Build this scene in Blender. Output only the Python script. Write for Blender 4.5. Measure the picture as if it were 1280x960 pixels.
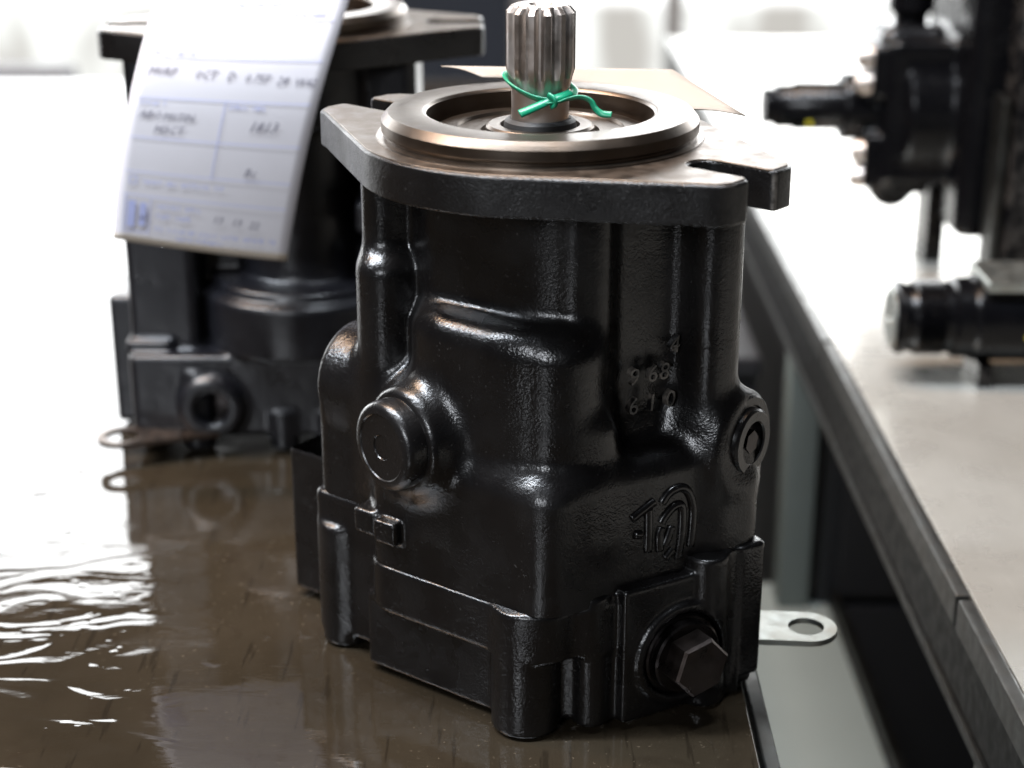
import bpy, bmesh, math, random
import numpy as np
from mathutils import Vector, Matrix
random.seed(7)
for o in list(bpy.data.objects): bpy.data.objects.remove(o)
SC = bpy.context.scene
COL = SC.collection
R = math.radians
K = 0.001                                   # millimetres to metres

# ------------------------------------------------------------------ camera
cam_d = bpy.data.cameras.new('camera'); cam = bpy.data.objects.new('camera', cam_d); COL.objects.link(cam)
SC.camera = cam
cam.location = (-9.0*K, -545*K, 309*K)
cam.rotation_euler = (R(90-20.4), 0, 0)
cam_d.sensor_width = 36; cam_d.lens = 36*2150/1280
cam_d.clip_start = 0.01; cam_d.clip_end = 60
cam_d.dof.use_dof = True; cam_d.dof.focus_distance = 0.553; cam_d.dof.aperture_fstop = 8.0
SC.render.resolution_x = 1024; SC.render.resolution_y = 768
SC.render.engine = 'CYCLES'
SC.cycles.max_bounces = 8; SC.cycles.glossy_bounces = 5; SC.cycles.caustics_reflective = False
SC.cycles.sample_clamp_indirect = 6
# ------------------------------------------------------------------ world, lamps, exposure
W = bpy.data.worlds.new('World'); SC.world = W; W.use_nodes = True
W.node_tree.nodes['Background'].inputs[0].default_value = (0.80, 0.86, 1.0, 1)
W.node_tree.nodes['Background'].inputs[1].default_value = 0.014
SC.view_settings.view_transform = 'Standard'; SC.view_settings.look = 'None'
SC.view_settings.exposure = 0.0; SC.view_settings.gamma = 1; SC.view_settings.use_curve_mapping = False
WINDOW_STRENGTH = 9.0
def area(name, loc, target, sx, sy, power, col):
    l = bpy.data.lights.new(name, 'AREA'); l.shape = 'RECTANGLE'; l.size = sx; l.size_y = sy
    l.energy = power; l.color = col
    o = bpy.data.objects.new(name, l); COL.objects.link(o); o.location = loc
    d = Vector(target) - Vector(loc); o.rotation_euler = d.to_track_quat('-Z', 'Y').to_euler()
    return o
lamp = area('ceiling_lamp', (-0.80, -0.16, 1.60), (-.8, -.16, 0), 2.2, 0.10, 118, (0.84, 0.91, 1.0)); lamp.rotation_euler = (0, 0, 0)
lamp = area('warm_ceiling_lamp', (-0.75, 0.34, 1.70), (-.75, .34, 0), 1.8, 0.10, 52, (1.0, 0.66, 0.42)); lamp.rotation_euler = (0, 0, 0)
area('room_lamp', (-1.05, -2.2, 1.05), (0, 0, 0.1), 0.45, 0.45, 27, (0.90, 0.94, 1.0))

# ------------------------------------------------------------------ helpers
def link(o, parent=None):
    COL.objects.link(o)
    if parent is not None: o.parent = parent
    return o
def tag(o, label=None, cat=None, group=None, kind=None):
    if label: o['label'] = label
    if cat: o['category'] = cat
    if group: o['group'] = group
    if kind: o['kind'] = kind
    return o
def empty(name, loc=(0, 0, 0), rz=0.0, rot=None):
    o = bpy.data.objects.new(name, None); o.empty_display_size = 0.02
    COL.objects.link(o); o.location = [c*K for c in loc]; o.rotation_euler = rot if rot else (0, 0, rz)
    return o
def pymesh(name, verts, faces, mat, parent=None, smooth=True, scale=K, auto=None):
    me = bpy.data.meshes.new(name)
    v = (np.asarray(verts, dtype=float)*scale).tolist()
    me.from_pydata(v, [], [list(map(int, f)) for f in faces]); me.update()
    if smooth: me.polygons.foreach_set('use_smooth', [True]*len(me.polygons))
    if auto is not None:
        me.set_sharp_from_angle(angle=R(auto))
    o = bpy.data.objects.new(name, me)
    if mat: me.materials.append(mat)
    return link(o, parent)
def bmobj(name, bm, mat, parent=None, auto=35, scale=K):
    bmesh.ops.recalc_face_normals(bm, faces=bm.faces)
    me = bpy.data.meshes.new(name); bm.to_mesh(me); bm.free()
    if scale != 1: me.transform(Matrix.Scale(scale, 4))
    me.polygons.foreach_set('use_smooth', [True]*len(me.polygons))
    me.set_sharp_from_angle(angle=R(auto))
    me.materials.append(mat); o = bpy.data.objects.new(name, me)
    return link(o, parent)
def bevel(bm, w, seg=2, angle=25):
    es = [e for e in bm.edges if len(e.link_faces) == 2 and e.calc_face_angle(0) > R(angle)]
    if es and w > 0: bmesh.ops.bevel(bm, geom=es, offset=w, segments=seg, profile=0.5, affect='EDGES', clamp_overlap=True)
def weighted(o):
    m = o.modifiers.new('face_weighted_normals', 'WEIGHTED_NORMAL'); m.keep_sharp = True; m.weight = 100; return o
def box(name, lo, hi, mat, parent=None, bv=1.0, seg=2):
    bm = bmesh.new(); bmesh.ops.create_cube(bm, size=1)
    for v in bm.verts:
        v.co = Vector([lo[i] + (v.co[i]+.5)*(hi[i]-lo[i]) for i in range(3)])
    bevel(bm, bv, seg); return weighted(bmobj(name, bm, mat, parent))
def prism(name, pts, z0, z1, mat, parent=None, bv=1.0, seg=2, holes=None):
    bm = bmesh.new()
    b = [bm.verts.new((x, y, z0)) for x, y in pts]; t = [bm.verts.new((x, y, z1)) for x, y in pts]
    n = len(pts)
    bm.faces.new(t); bm.faces.new(b[::-1])
    for i in range(n): bm.faces.new((b[i], b[(i+1) % n], t[(i+1) % n], t[i]))
    bmesh.ops.recalc_face_normals(bm, faces=bm.faces)
    bevel(bm, bv, seg, 40); return weighted(bmobj(name, bm, mat, parent, auto=50))
def lathe_bm(prof, n=64, M=None, cap=True):
    bm = bmesh.new(); rings = []
    for r, z in prof:
        if r < 1e-6: rings.append([bm.verts.new((0, 0, z))])
        else: rings.append([bm.verts.new((r*math.cos(2*math.pi*k/n), r*math.sin(2*math.pi*k/n), z)) for k in range(n)])
    for a, b in zip(rings, rings[1:]):
        for k in range(n):
            k2 = (k+1) % n
            if len(a) == 1 and len(b) == 1: continue
            if len(a) == 1: bm.faces.new((a[0], b[k], b[k2]))
            elif len(b) == 1: bm.faces.new((a[k], a[k2], b[0]))
            else: bm.faces.new((a[k], a[k2], b[k2], b[k]))
    if M is not None: bmesh.ops.transform(bm, matrix=M, verts=bm.verts)
    return bm
def lathe(name, prof, mat, parent=None, n=64, M=None, auto=35):
    return bmobj(name, lathe_bm(prof, n, M), mat, parent, auto)
def axis_matrix(p, d):
    d = Vector(d).normalized(); return Matrix.Translation(Vector(p)) @ d.to_track_quat('Z', 'Y').to_matrix().to_4x4()
def catmull(P, n=8, closed=False):
    P = [np.array(p, float) for p in P]; out = []
    m = len(P)
    for i in range(m-1 if not closed else m):
        p0 = P[i-1] if (i > 0 or closed) else P[i]; p1 = P[i]; p2 = P[(i+1) % m]; p3 = P[(i+2) % m] if (i+2 < m or closed) else P[-1]
        for k in range(n):
            t = k/n
            out.append(.5*((2*p1)+(-p0+p2)*t+(2*p0-5*p1+4*p2-p3)*t*t+(-p0+3*p1-3*p2+p3)*t**3))
    if not closed: out.append(P[-1])
    return out
def ribbon_tube(path, w, h, up=(0, 0, 1), n=10, twist=0.0):
    """tube of elliptical section w x h along a path"""
    vs, fs = [], []
    path = [Vector(p) for p in path]; m = len(path)
    ref = Vector(up)
    for i, p in enumerate(path):
        t = (path[min(i+1, m-1)]-path[max(i-1, 0)]).normalized()
        s = t.cross(ref)
        if s.length < 1e-4: s = t.cross(Vector((1, 0, 0)))
        s.normalize(); q = s.cross(t).normalized()
        a0 = twist*i/m
        s, q = s*math.cos(a0)+q*math.sin(a0), q*math.cos(a0)-s*math.sin(a0)
        for k in range(n):
            a = 2*math.pi*k/n; vs.append(tuple(p+s*(w*math.cos(a))+q*(h*math.sin(a))))
    for i in range(m-1):
        for k in range(n):
            k2 = (k+1) % n; fs.append((i*n+k, i*n+k2, (i+1)*n+k2, (i+1)*n+k))
    fs.append(list(range(n))[::-1]); fs.append([(m-1)*n+k for k in range(n)])
    return vs, fs
def merge_vf(lst):
    V, F = [], []
    for v, f in lst:
        b = len(V); V += list(v); F += [tuple(i+b for i in q) for q in f]
    return V, F
def text_vf(s, size, extrude=0.0, align='LEFT', shear=0.0, res=3, space=1.0):
    cu = bpy.data.curves.new('lettering', 'FONT'); cu.body = s; cu.size = size; cu.extrude = extrude; cu.align_x = align; cu.shear = shear
    cu.resolution_u = res; cu.space_character = space
    o = bpy.data.objects.new('lettering', cu); COL.objects.link(o)
    dg = bpy.context.evaluated_depsgraph_get(); me = o.evaluated_get(dg).to_mesh()
    v = [tuple(p.co) for p in me.vertices]; f = [tuple(p.vertices) for p in me.polygons]
    o.evaluated_get(dg).to_mesh_clear(); bpy.data.objects.remove(o); bpy.data.curves.remove(cu)
    return v, f

# ---- signed distance casting: smooth blends between cast volumes, meshed by surface nets
class Cast:
    def __init__(s, lo, hi, res):
        s.res = res; s.lo = np.array(lo, float)
        s.n = [int((hi[i]-lo[i])/res)+1 for i in range(3)]
        s.ax = [(lo[i]+res*np.arange(s.n[i])).astype(np.float32) for i in range(3)]
        s.F = np.full(s.n, 50.0, np.float32)
    def _reg(s, lo, hi, pad):
        sl = []
        for i in range(3):
            a = max(0, int(math.floor((lo[i]-pad-s.lo[i])/s.res))); b = min(s.n[i], int(math.ceil((hi[i]+pad-s.lo[i])/s.res))+1)
            sl.append(slice(a, max(a, b)))
        X = s.ax[0][sl[0]][:, None, None]; Y = s.ax[1][sl[1]][None, :, None]; Z = s.ax[2][sl[2]][None, None, :]
        return tuple(sl), X, Y, Z
    fr = 0.0
    def put(s, fn, lo, hi, k=4.0, op='u'):
        if s.fr:
            ca, sa = math.cos(s.fr), math.sin(s.fr)
            cs = [(x*ca-y*sa, x*sa+y*ca) for x in (lo[0], hi[0]) for y in (lo[1], hi[1])]
            l2 = (min(c[0] for c in cs), min(c[1] for c in cs), lo[2]); h2 = (max(c[0] for c in cs), max(c[1] for c in cs), hi[2])
            sl, X, Y, Z = s._reg(l2, h2, max(k, 2)+3)
            X, Y = X*ca+Y*sa, -X*sa+Y*ca
        else:
            sl, X, Y, Z = s._reg(lo, hi, max(k, 2)+3)
        d = np.broadcast_to(fn(X, Y, Z), s.F[sl].shape).astype(np.float32)
        f = s.F[sl]
        if op == 'u':
            h = np.clip(.5+.5*(f-d)/k, 0, 1); s.F[sl] = f*(1-h)+d*h-k*h*(1-h)
        else:
            h = np.clip(.5-.5*(f+d)/k, 0, 1); s.F[sl] = f*(1-h)+(-d)*h+k*h*(1-h)
    def rbox(s, lo, hi, r=2.0, k=4.0, op='u', rz=None):
        """rounded box; rz: corner radius in plan (vertical edges)"""
        c = [(lo[i]+hi[i])/2 for i in range(3)]; hf = [(hi[i]-lo[i])/2 for i in range(3)]
        rv = max(rz or r, r)
        def fn(X, Y, Z):
            qx = np.abs(X-c[0])-(hf[0]-rv); qy = np.abs(Y-c[1])-(hf[1]-rv)
            d2 = np.sqrt(np.maximum(qx, 0)**2+np.maximum(qy, 0)**2)+np.minimum(np.maximum(qx, qy), 0)-rv
            q1 = d2+r; q2 = np.abs(Z-c[2])-hf[2]+r
            return np.sqrt(np.maximum(q1, 0)**2+np.maximum(q2, 0)**2)+np.minimum(np.maximum(q1, q2), 0)-r
        s.put(fn, lo, hi, k, op)
    def cyl(s, p, ax, a, b, rad, r=2.0, k=4.0, op='u', rad2=None):
        """cylinder (or cone) along axis ax from a to b; p gives the other two coordinates"""
        o = [i for i in range(3) if i != ax]
        lo = [0]*3; hi = [0]*3; R_ = max(rad, rad2 or rad)
        lo[ax], hi[ax] = a, b
        for i, q in zip(o, p): lo[i], hi[i] = q-R_, q+R_
        def fn(X, Y, Z):
            A = (X, Y, Z)
            rr = np.sqrt((A[o[0]]-p[0])**2+(A[o[1]]-p[1])**2)
            t = A[ax]
            rd = rad if rad2 is None else rad+(rad2-rad)*np.clip((t-a)/(b-a), 0, 1)
            q1 = rr-rd+r; q2 = np.abs(t-(a+b)/2)-(b-a)/2+r
            return np.sqrt(np.maximum(q1, 0)**2+np.maximum(q2, 0)**2)+np.minimum(np.maximum(q1, q2), 0)-r
        s.put(fn, lo, hi, k, op)
    def mesh(s):
        F = s.F; res = s.res
        S = F < 0
        cnt = np.zeros([n-1 for n in s.n], np.int8)
        for i in (0, 1):
            for j in (0, 1):
                for k in (0, 1):
                    cnt += S[i:s.n[0]-1+i, j:s.n[1]-1+j, k:s.n[2]-1+k]
        act = (cnt > 0) & (cnt < 8)
        idx = np.argwhere(act); N = len(idx)
        vid = np.full(act.shape, -1, np.int64); vid[act] = np.arange(N)
        acc = np.zeros((N, 3)); num = np.zeros(N)
        cor = [(i, j, k) for i in (0, 1) for j in (0, 1) for k in (0, 1)]
        for a in cor:
            for ax in range(3):
                if a[ax]: continue
                b = list(a); b[ax] = 1
                fa = F[idx[:, 0]+a[0], idx[:, 1]+a[1], idx[:, 2]+a[2]]; fb = F[idx[:, 0]+b[0], idx[:, 1]+b[1], idx[:, 2]+b[2]]
                m = (fa < 0) != (fb < 0)
                t = np.where(m, fa/np.where(m, fa-fb, 1), 0)
                p = np.tile(np.array(a, float), (N, 1)); p[:, ax] = t
                acc[m] += p[m]; num[m] += 1
        V = (idx+acc/num[:, None])*res+s.lo
        faces = []
        for ax in range(3):
            sl0 = [slice(None)]*3; sl1 = [slice(None)]*3; sl0[ax] = slice(0, -1); sl1[ax] = slice(1, None)
            a = S[tuple(sl0)]; b = S[tuple(sl1)]
            e = np.argwhere(a != b)
            o = [i for i in range(3) if i != ax]
            ok = (e[:, o[0]] > 0) & (e[:, o[1]] > 0) & (e[:, o[0]] < s.n[o[0]]-1) & (e[:, o[1]] < s.n[o[1]]-1)
            e = e[ok]
            q = []
            for d0, d1 in ((-1, -1), (0, -1), (0, 0), (-1, 0)):
                c = e.copy(); c[:, o[0]] += d0; c[:, o[1]] += d1; q.append(vid[c[:, 0], c[:, 1], c[:, 2]])
            q = np.stack(q, 1)
            inside = S[e[:, 0], e[:, 1], e[:, 2]]
            flip = inside if ax != 1 else ~inside
            q[~flip] = q[~flip][:, ::-1]
            faces.append(q)
        return V, np.concatenate(faces)
    def build(s, name, mat, parent):
        V, Fc = s.mesh()
        me = bpy.data.meshes.new(name)
        me.vertices.add(len(V)); me.vertices.foreach_set('co', (V*K).astype(np.float32).ravel())
        me.loops.add(Fc.size); me.loops.foreach_set('vertex_index', Fc.astype(np.int32).ravel())
        me.polygons.add(len(Fc)); me.polygons.foreach_set('loop_start', np.arange(0, Fc.size, 4, dtype=np.int32))
        me.update(calc_edges=True); me.validate()
        me.polygons.foreach_set('use_smooth', np.ones(len(Fc), dtype=bool))
        me.materials.append(mat)
        return link(bpy.data.objects.new(name, me), parent)

# ------------------------------------------------------------------ materials
class NT:
    def __init__(s, name):
        s.m = bpy.data.materials.new(name); s.m.use_nodes = True; s.t = s.m.node_tree; s.n = s.t.nodes
        s.b = s.n['Principled BSDF']; s.out = s.n['Material Output']
    def node(s, ty, **kw):
        n = s.n.new(ty)
        for k, v in kw.items():
            if k.startswith('_'): setattr(n, k[1:], v)
            else: n.inputs[k.replace('__', ' ')].default_value = v
        return n
    def l(s, a, b): s.t.links.new(a, b)
    def coord(s): return s.node('ShaderNodeTexCoord').outputs['Object']
    def math(s, op, a, b=None, c=None):
        n = s.n.new('ShaderNodeMath'); n.operation = op
        for i, x in enumerate((a, b, c)):
            if x is None: continue
            if isinstance(x, (int, float)): n.inputs[i].default_value = x
            else: s.l(x, n.inputs[i])
        return n.outputs[0]
    def noise(s, vec, scale, detail=3, rough=.55, dist=0.0):
        n = s.node('ShaderNodeTexNoise', Scale=scale, Detail=detail, Roughness=rough, Distortion=dist)
        if vec is not None: s.l(vec, n.inputs['Vector'])
        return n.outputs['Fac']
    def ramp(s, f, stops):
        n = s.n.new('ShaderNodeValToRGB'); cr = n.color_ramp
        while len(cr.elements) < len(stops): cr.elements.new(.5)
        for e, (p, c) in zip(cr.elements, stops):
            e.position = p; e.color = (c, c, c, 1) if isinstance(c, (int, float)) else (*c, 1)
        s.l(f, n.inputs[0]); return n.outputs[0]
    def bump(s, h, strength, dist, normal=None):
        n = s.node('ShaderNodeBump', Strength=strength, Distance=dist); s.l(h, n.inputs['Height'])
        if normal is not None: s.l(normal, n.inputs['Normal'])
        return n.outputs[0]
    def mapping(s, vec, scale=(1, 1, 1), rot=(0, 0, 0)):
        n = s.n.new('ShaderNodeMapping'); n.inputs['Scale'].default_value = scale; n.inputs['Rotation'].default_value = rot
        s.l(vec, n.inputs['Vector']); return n.outputs[0]
    def mix(s, f, a, b):
        n = s.n.new('ShaderNodeMix'); n.data_type = 'RGBA'
        for i, x in ((0, f), (6, a), (7, b)):
            if isinstance(x, (int, float)): n.inputs[i].default_value = x
            elif isinstance(x, tuple): n.inputs[i].default_value = (*x, 1)
            else: s.l(x, n.inputs[i])
        return n.outputs[2]
def setp(b, **kw):
    for k, v in kw.items():
        b.inputs[k.replace('__', ' ')].default_value = (*v, 1) if isinstance(v, tuple) and len(v) == 3 else v

def black_paint(name, grain=0.30, base=(0.0045, 0.004, 0.004), rough=(0.20, 0.36), gs=950, ior=1.55):
    t = NT(name); c = t.coord()
    n1 = t.noise(c, gs, 2, .6); n2 = t.noise(c, 60, 3); n3 = t.noise(c, 1500, 1)
    h = t.math('ADD', t.math('MULTIPLY', n1, 1.0), t.math('MULTIPLY', n3, .35))
    gm = t.ramp(t.noise(c, 26, 3, .6), [(.32, .25), (.68, 1.0)])
    b1 = t.bump(n2, .22, .002); b2 = t.bump(t.math('MULTIPLY', h, gm), grain, .0007, b1)
    t.l(b2, t.b.inputs['Normal'])
    t.l(t.ramp(n2, [(.3, rough[0]), (.7, rough[1])]), t.b.inputs['Roughness'])
    spots = t.ramp(t.noise(c, 900, 1), [(.70, 0.0), (.74, 1.0)])
    dust = t.ramp(t.noise(c, 45, 4), [(.45, 0.0), (.7, 1.0)])
    t.l(t.mix(t.math('MULTIPLY', spots, t.math('MULTIPLY', dust, .5)), base, (0.11, 0.105, 0.10)), t.b.inputs['Base Color'])
    geo = t.node('ShaderNodeNewGeometry')
    worn = t.math('MULTIPLY', t.ramp(geo.outputs['Pointiness'], [(.555, 0.0), (.62, 1.0)]), t.ramp(t.noise(c, 130, 3, .65), [(.46, 0.0), (.60, 1.0)]))
    col = t.mix(t.math('MULTIPLY', spots, t.math('MULTIPLY', dust, .5)), base, (0.11, 0.105, 0.10))
    t.l(t.mix(t.math('MULTIPLY', worn, .8), col, (0.13, 0.115, 0.10)), t.b.inputs['Base Color'])
    setp(t.b, IOR=ior)
    return t.m
M_PAINT = black_paint('black_casting_paint')
M_PAINT2 = black_paint('black_smooth_paint', grain=.12, rough=(.2, .34))
M_FLANGE = black_paint('black_flange_paint', grain=.34, base=(0.0045, 0.004, 0.004), rough=(.24, .40), gs=1500)
M_PAINT_REAR = black_paint('black_bluish_paint', grain=.10, base=(0.007, 0.007, 0.009), rough=(.25, .42), gs=300)
M_PAINT_FAR = black_paint('black_machine_paint', grain=.1, base=(0.002, 0.002, 0.0025), rough=(.2, .3), gs=300, ior=1.32)
def steel(name, col, rough=.3, radial=False, streak=None, rust=.0):
    t = NT(name); c = t.coord()
    setp(t.b, Metallic=1.0, Roughness=rough)
    if radial:
        sep = t.node('ShaderNodeSeparateXYZ'); t.l(c, sep.inputs[0])
        rr = t.math('SQRT', t.math('ADD', t.math('MULTIPLY', sep.outputs[0], sep.outputs[0]), t.math('MULTIPLY', sep.outputs[1], sep.outputs[1])))
        cb = t.node('ShaderNodeCombineXYZ'); t.l(rr, cb.inputs[0]); t.l(sep.outputs[2], cb.inputs[2])
        f = t.noise(cb.outputs[0], 2600, 2)
        t.l(t.bump(f, .22, .0003), t.b.inputs['Normal'])
    else:
        f = t.noise(t.mapping(c, streak or (1, 1, 1)), 900, 2)
        t.l(t.bump(f, .12, .0003), t.b.inputs['Normal'])
    n = t.noise(c, 70, 4, .6)
    dark = tuple(x*(.82 if radial else .72) for x in col)
    t.l(t.mix(t.ramp(n, [(.35, 0.0), (.7, 1.0)]), col, (dark[0]*1.05, dark[1]*.96, dark[2]*.88)), t.b.inputs['Base Color'])
    t.l(t.ramp(t.noise(c, 160, 3), [(.3, max(.08, rough-(.03 if radial else .08))), (.7, rough+(.04 if radial else .10))]), t.b.inputs['Roughness'])
    return t.m
M_RING = steel('turned_steel', (0.125, 0.104, 0.086), .34, True)
M_FACE = steel('milled_flange_steel', (0.155, 0.133, 0.113), .40)
M_SHAFT = steel('ground_shaft_steel', (0.47, 0.435, 0.41), .40, False, (1, 1, .12))
M_ZINC = steel('zinc_plate', (0.36, 0.385, 0.37), .40)
M_TABREAR = steel('shaded_plate_steel', (0.13, 0.105, 0.09), .4)  # rear tab: its shadow tone is put into the darker steel colour
M_BOLT = steel('oily_bolt_steel', (0.10, 0.085, 0.08), .33)
M_DARKSTEEL = steel('blackened_steel', (0.05, 0.046, 0.047), .30)
M_DARKFRAME = steel('dark_grimy_frame', (0.022, 0.023, 0.023), .5, False, (1, .06, 1))
M_EDGE = steel('worn_edge_steel', (0.10, 0.103, 0.10), .40, False, (1, .06, 1))
M_BENCH = steel('bench_steel', (0.50, 0.49, 0.46), .26, False, (1, .08, 1))
M_FRAME = steel('galvanised_frame', (0.055, 0.057, 0.055), .42, False, (1, .06, 1))
M_GASKET = NT('gasket_rubber').m; setp(M_GASKET.node_tree.nodes['Principled BSDF'], Base__Color=(.008, .008, .008), Roughness=.6)
def plain(name, col, rough=.5, metal=0.0, noise=.15, scale=40):
    t = NT(name); setp(t.b, Roughness=rough, Metallic=metal)
    n = t.noise(t.coord(), scale, 4)
    t.l(t.mix(n, tuple(x*(1-noise) for x in col), tuple(min(1, x*(1+noise)) for x in col)), t.b.inputs['Base Color'])
    return t.m
M_SHELF = plain('grey_shelf_paint', (0.25, 0.285, 0.27), .45, 0, .10, 12)
M_POST = plain('grey_post_paint', (0.13, 0.15, 0.14), .5, 0, .2, 20)
M_GREEN = plain('green_plastic', (0.004, 0.20, 0.10), .32, 0, .35, 300)
M_PAPER = plain('tag_paper', (0.63, 0.605, 0.63), .75, 0, .05, 60)
M_PAPER_EDGE = plain('tag_paper_lower', (0.74, 0.66, 0.56), .75, 0, .05, 60)
M_CARD = plain('beige_card', (0.27, 0.23, 0.19), .7, 0, .10, 60)
M_INKBLUE = plain('blue_print', (0.42, 0.45, 0.70), .7)
M_INK = plain('pen_ink', (0.15, 0.14, 0.18), .6)
M_YELLOW = plain('yellow_mark', (0.55, 0.45, 0.02), .5)
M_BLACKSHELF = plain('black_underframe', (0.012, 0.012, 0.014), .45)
M_WALL = plain('grey_wall', (0.20, 0.20, 0.21), .8, 0, .1, 3)
M_PILLAR = plain('dark_blue_pillar', (0.010, 0.016, 0.030), .5, 0, .2, 5)
M_FLOOR = plain('concrete_floor', (0.24, 0.23, 0.21), .6, 0, .2, 4)
M_WINFRAME = plain('window_frame_paint', (0.42, 0.41, 0.40), .5)

def pane_mat():
    """glazing: bright sky above, duller blurred yard low down"""
    t = NT('bright_window_glass'); c = t.coord()
    sep = t.node('ShaderNodeSeparateXYZ'); t.l(c, sep.inputs[0])
    sky = t.ramp(t.math('MULTIPLY_ADD', sep.outputs[2], 1.6, -.55), [(.25, 0.0), (.55, 1.0)])
    yard = t.ramp(t.noise(t.mapping(c, (1.6, 1, .5)), 3.2, 3, .6), [(.36, (.62, .60, .56)), (.50, (1.1, 1.12, 1.08)), (.64, (1.5, 1.5, 1.5))])
    col = t.mix(sky, yard, (WINDOW_STRENGTH*.97, WINDOW_STRENGTH*.99, WINDOW_STRENGTH))
    e = t.node('ShaderNodeEmission', Strength=1.0); t.l(col, e.inputs[0])
    t.l(e.outputs[0], t.out.inputs[0]); return t.m
M_PANE = pane_mat()

def table_mat():
    """oily brown steel plate under a film of water: smooth far pool, meniscus line, streaky drips nearer"""
    t = NT('wet_oily_steel'); c0 = t.coord()
    mp = t.n.new('ShaderNodeMapping'); mp.inputs['Location'].default_value = (-.6, .5, 0); t.l(c0, mp.inputs['Vector']); c = mp.outputs[0]
    sep = t.node('ShaderNodeSeparateXYZ'); t.l(c, sep.inputs[0]); X, Y = sep.outputs[0], sep.outputs[1]
    n_big = t.noise(c, 9, 4, .6); n_mid = t.noise(c, 38, 4, .6, .6); n_fine = t.noise(c, 260, 3)
    brown = t.mix(t.ramp(n_big, [(.3, 0.0), (.7, 1.0)]), (0.0140, 0.0106, 0.0066), (0.0255, 0.0195, 0.0128))
    brown = t.mix(t.ramp(n_mid, [(.55, 0.0), (.75, .5)]), brown, (0.012, 0.008, 0.005))
    lines_ = t.ramp(t.noise(t.mapping(c, (9, .8, 1), (0, 0, R(62))), 26, 3, .6), [(.60, 0.0), (.66, 1.0)])
    brown = t.mix(t.math('MULTIPLY', lines_, .55), brown, (0.008, 0.006, 0.004))
    grit = t.ramp(t.noise(c, 420, 2), [(.66, 0.0), (.72, 1.0)])
    brown = t.mix(t.math('MULTIPLY', grit, t.ramp(n_big, [(.4, 0.0), (.65, .6)])), brown, (0.10, 0.08, 0.055))
    t.l(brown, t.b.inputs['Base Color'])
    setp(t.b, Metallic=.0, Specular__IOR__Level=0.0, Coat__Weight=1.0, Coat__IOR=1.60, Coat__Roughness=.025)
    # edge of the pool : a wandering line across the table
    wob = t.math('MULTIPLY', t.math('SUBTRACT', t.noise(c, 16, 3, .5, .8), .5), .060)
    line = t.math('ADD', t.math('SUBTRACT', Y, t.math('MULTIPLY_ADD', X, .16, .108)), wob)      # >0 : inside pool
    leftm = t.math('SUBTRACT', -0.105, X)
    left = t.math('MULTIPLY', t.math('SMOOTH_MIN', t.math('MAXIMUM', t.math('MULTIPLY', leftm, 14.0), 0.0), 1.0, .2), 1.0)
    near = t.math('MINIMUM', t.math('MAXIMUM', t.math('MULTIPLY', line, -45.0), 0.0), 1.0)
    pool = t.math('MINIMUM', t.math('MAXIMUM', t.math('MULTIPLY_ADD', line, 260.0, .5), 0.0), 1.0)
    fade = t.math('MINIMUM', t.math('MAXIMUM', t.math('MULTIPLY_ADD', Y, 5.0, .95), .25), 1.0)
    streak = t.noise(t.mapping(c, (1, 2.2, 1), (0, 0, R(-20))), 13, 2, .45, 1.2)
    drops = t.node('ShaderNodeTexVoronoi', Scale=150.0); drops.feature = 'SMOOTH_F1'
    t.l(t.mapping(c, (1, 1.6, 1)), drops.inputs['Vector'])
    dmask = t.ramp(t.noise(c, 30, 2), [(.57, 0.0), (.66, 1.0)])
    dro = t.math('MULTIPLY', t.ramp(drops.outputs['Distance'], [(.10, 1.0), (.30, 0.0)]), dmask)
    film = t.ramp(streak, [(.40, 0.0), (.47, .6), (.53, .65), (.60, 1.0)])
    h = t.math('MULTIPLY', t.math('ADD', film, t.math('MULTIPLY', dro, .7)), t.math('MULTIPLY', t.math('MULTIPLY', near, fade), left))
    h = t.math('ADD', h, t.math('MULTIPLY', pool, t.math('MULTIPLY', left, 1.4)))
    h = t.math('ADD', h, t.math('MULTIPLY', n_mid, .06))
    dv = t.node('ShaderNodeTexVoronoi', Scale=85.0); dv.feature = 'SMOOTH_F1'; t.l(c, dv.inputs['Vector'])
    few = t.ramp(t.noise(c, 21, 2), [(.60, 0.0), (.64, 1.0)])
    h = t.math('ADD', h, t.math('MULTIPLY', t.math('MULTIPLY', t.ramp(dv.outputs['Distance'], [(.06, 1.0), (.22, 0.0)]), few), .8))
    smear = t.noise(t.mapping(c, (.6, 3, 1), (0, 0, R(12))), 34, 4, .6, .8)
    h = t.math('ADD', h, t.math('MULTIPLY', smear, .16))
    bmp = t.bump(h, 1.0, .00045)
    soft = t.bump(t.noise(c, 26, 2), .10, .004, bmp)
    t.l(soft, t.b.inputs['Coat Normal'])
    t.l(t.ramp(t.noise(t.mapping(c, (1, 2.5, 1), (0, 0, R(25))), 17, 4, .62, .5), [(.44, .018), (.72, .11)]), t.b.inputs['Coat Roughness'])
    scr = t.noise(t.mapping(c, (14, 1, 1), (0, 0, R(70))), 60, 3)
    nb = t.bump(t.math('ADD', scr, n_fine), .12, .0006); t.l(nb, t.b.inputs['Normal'])
    t.l(t.ramp(n_mid, [(.3, .22), (.7, .42)]), t.b.inputs['Roughness'])
    return t.m
M_TABLE = table_mat()
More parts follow.
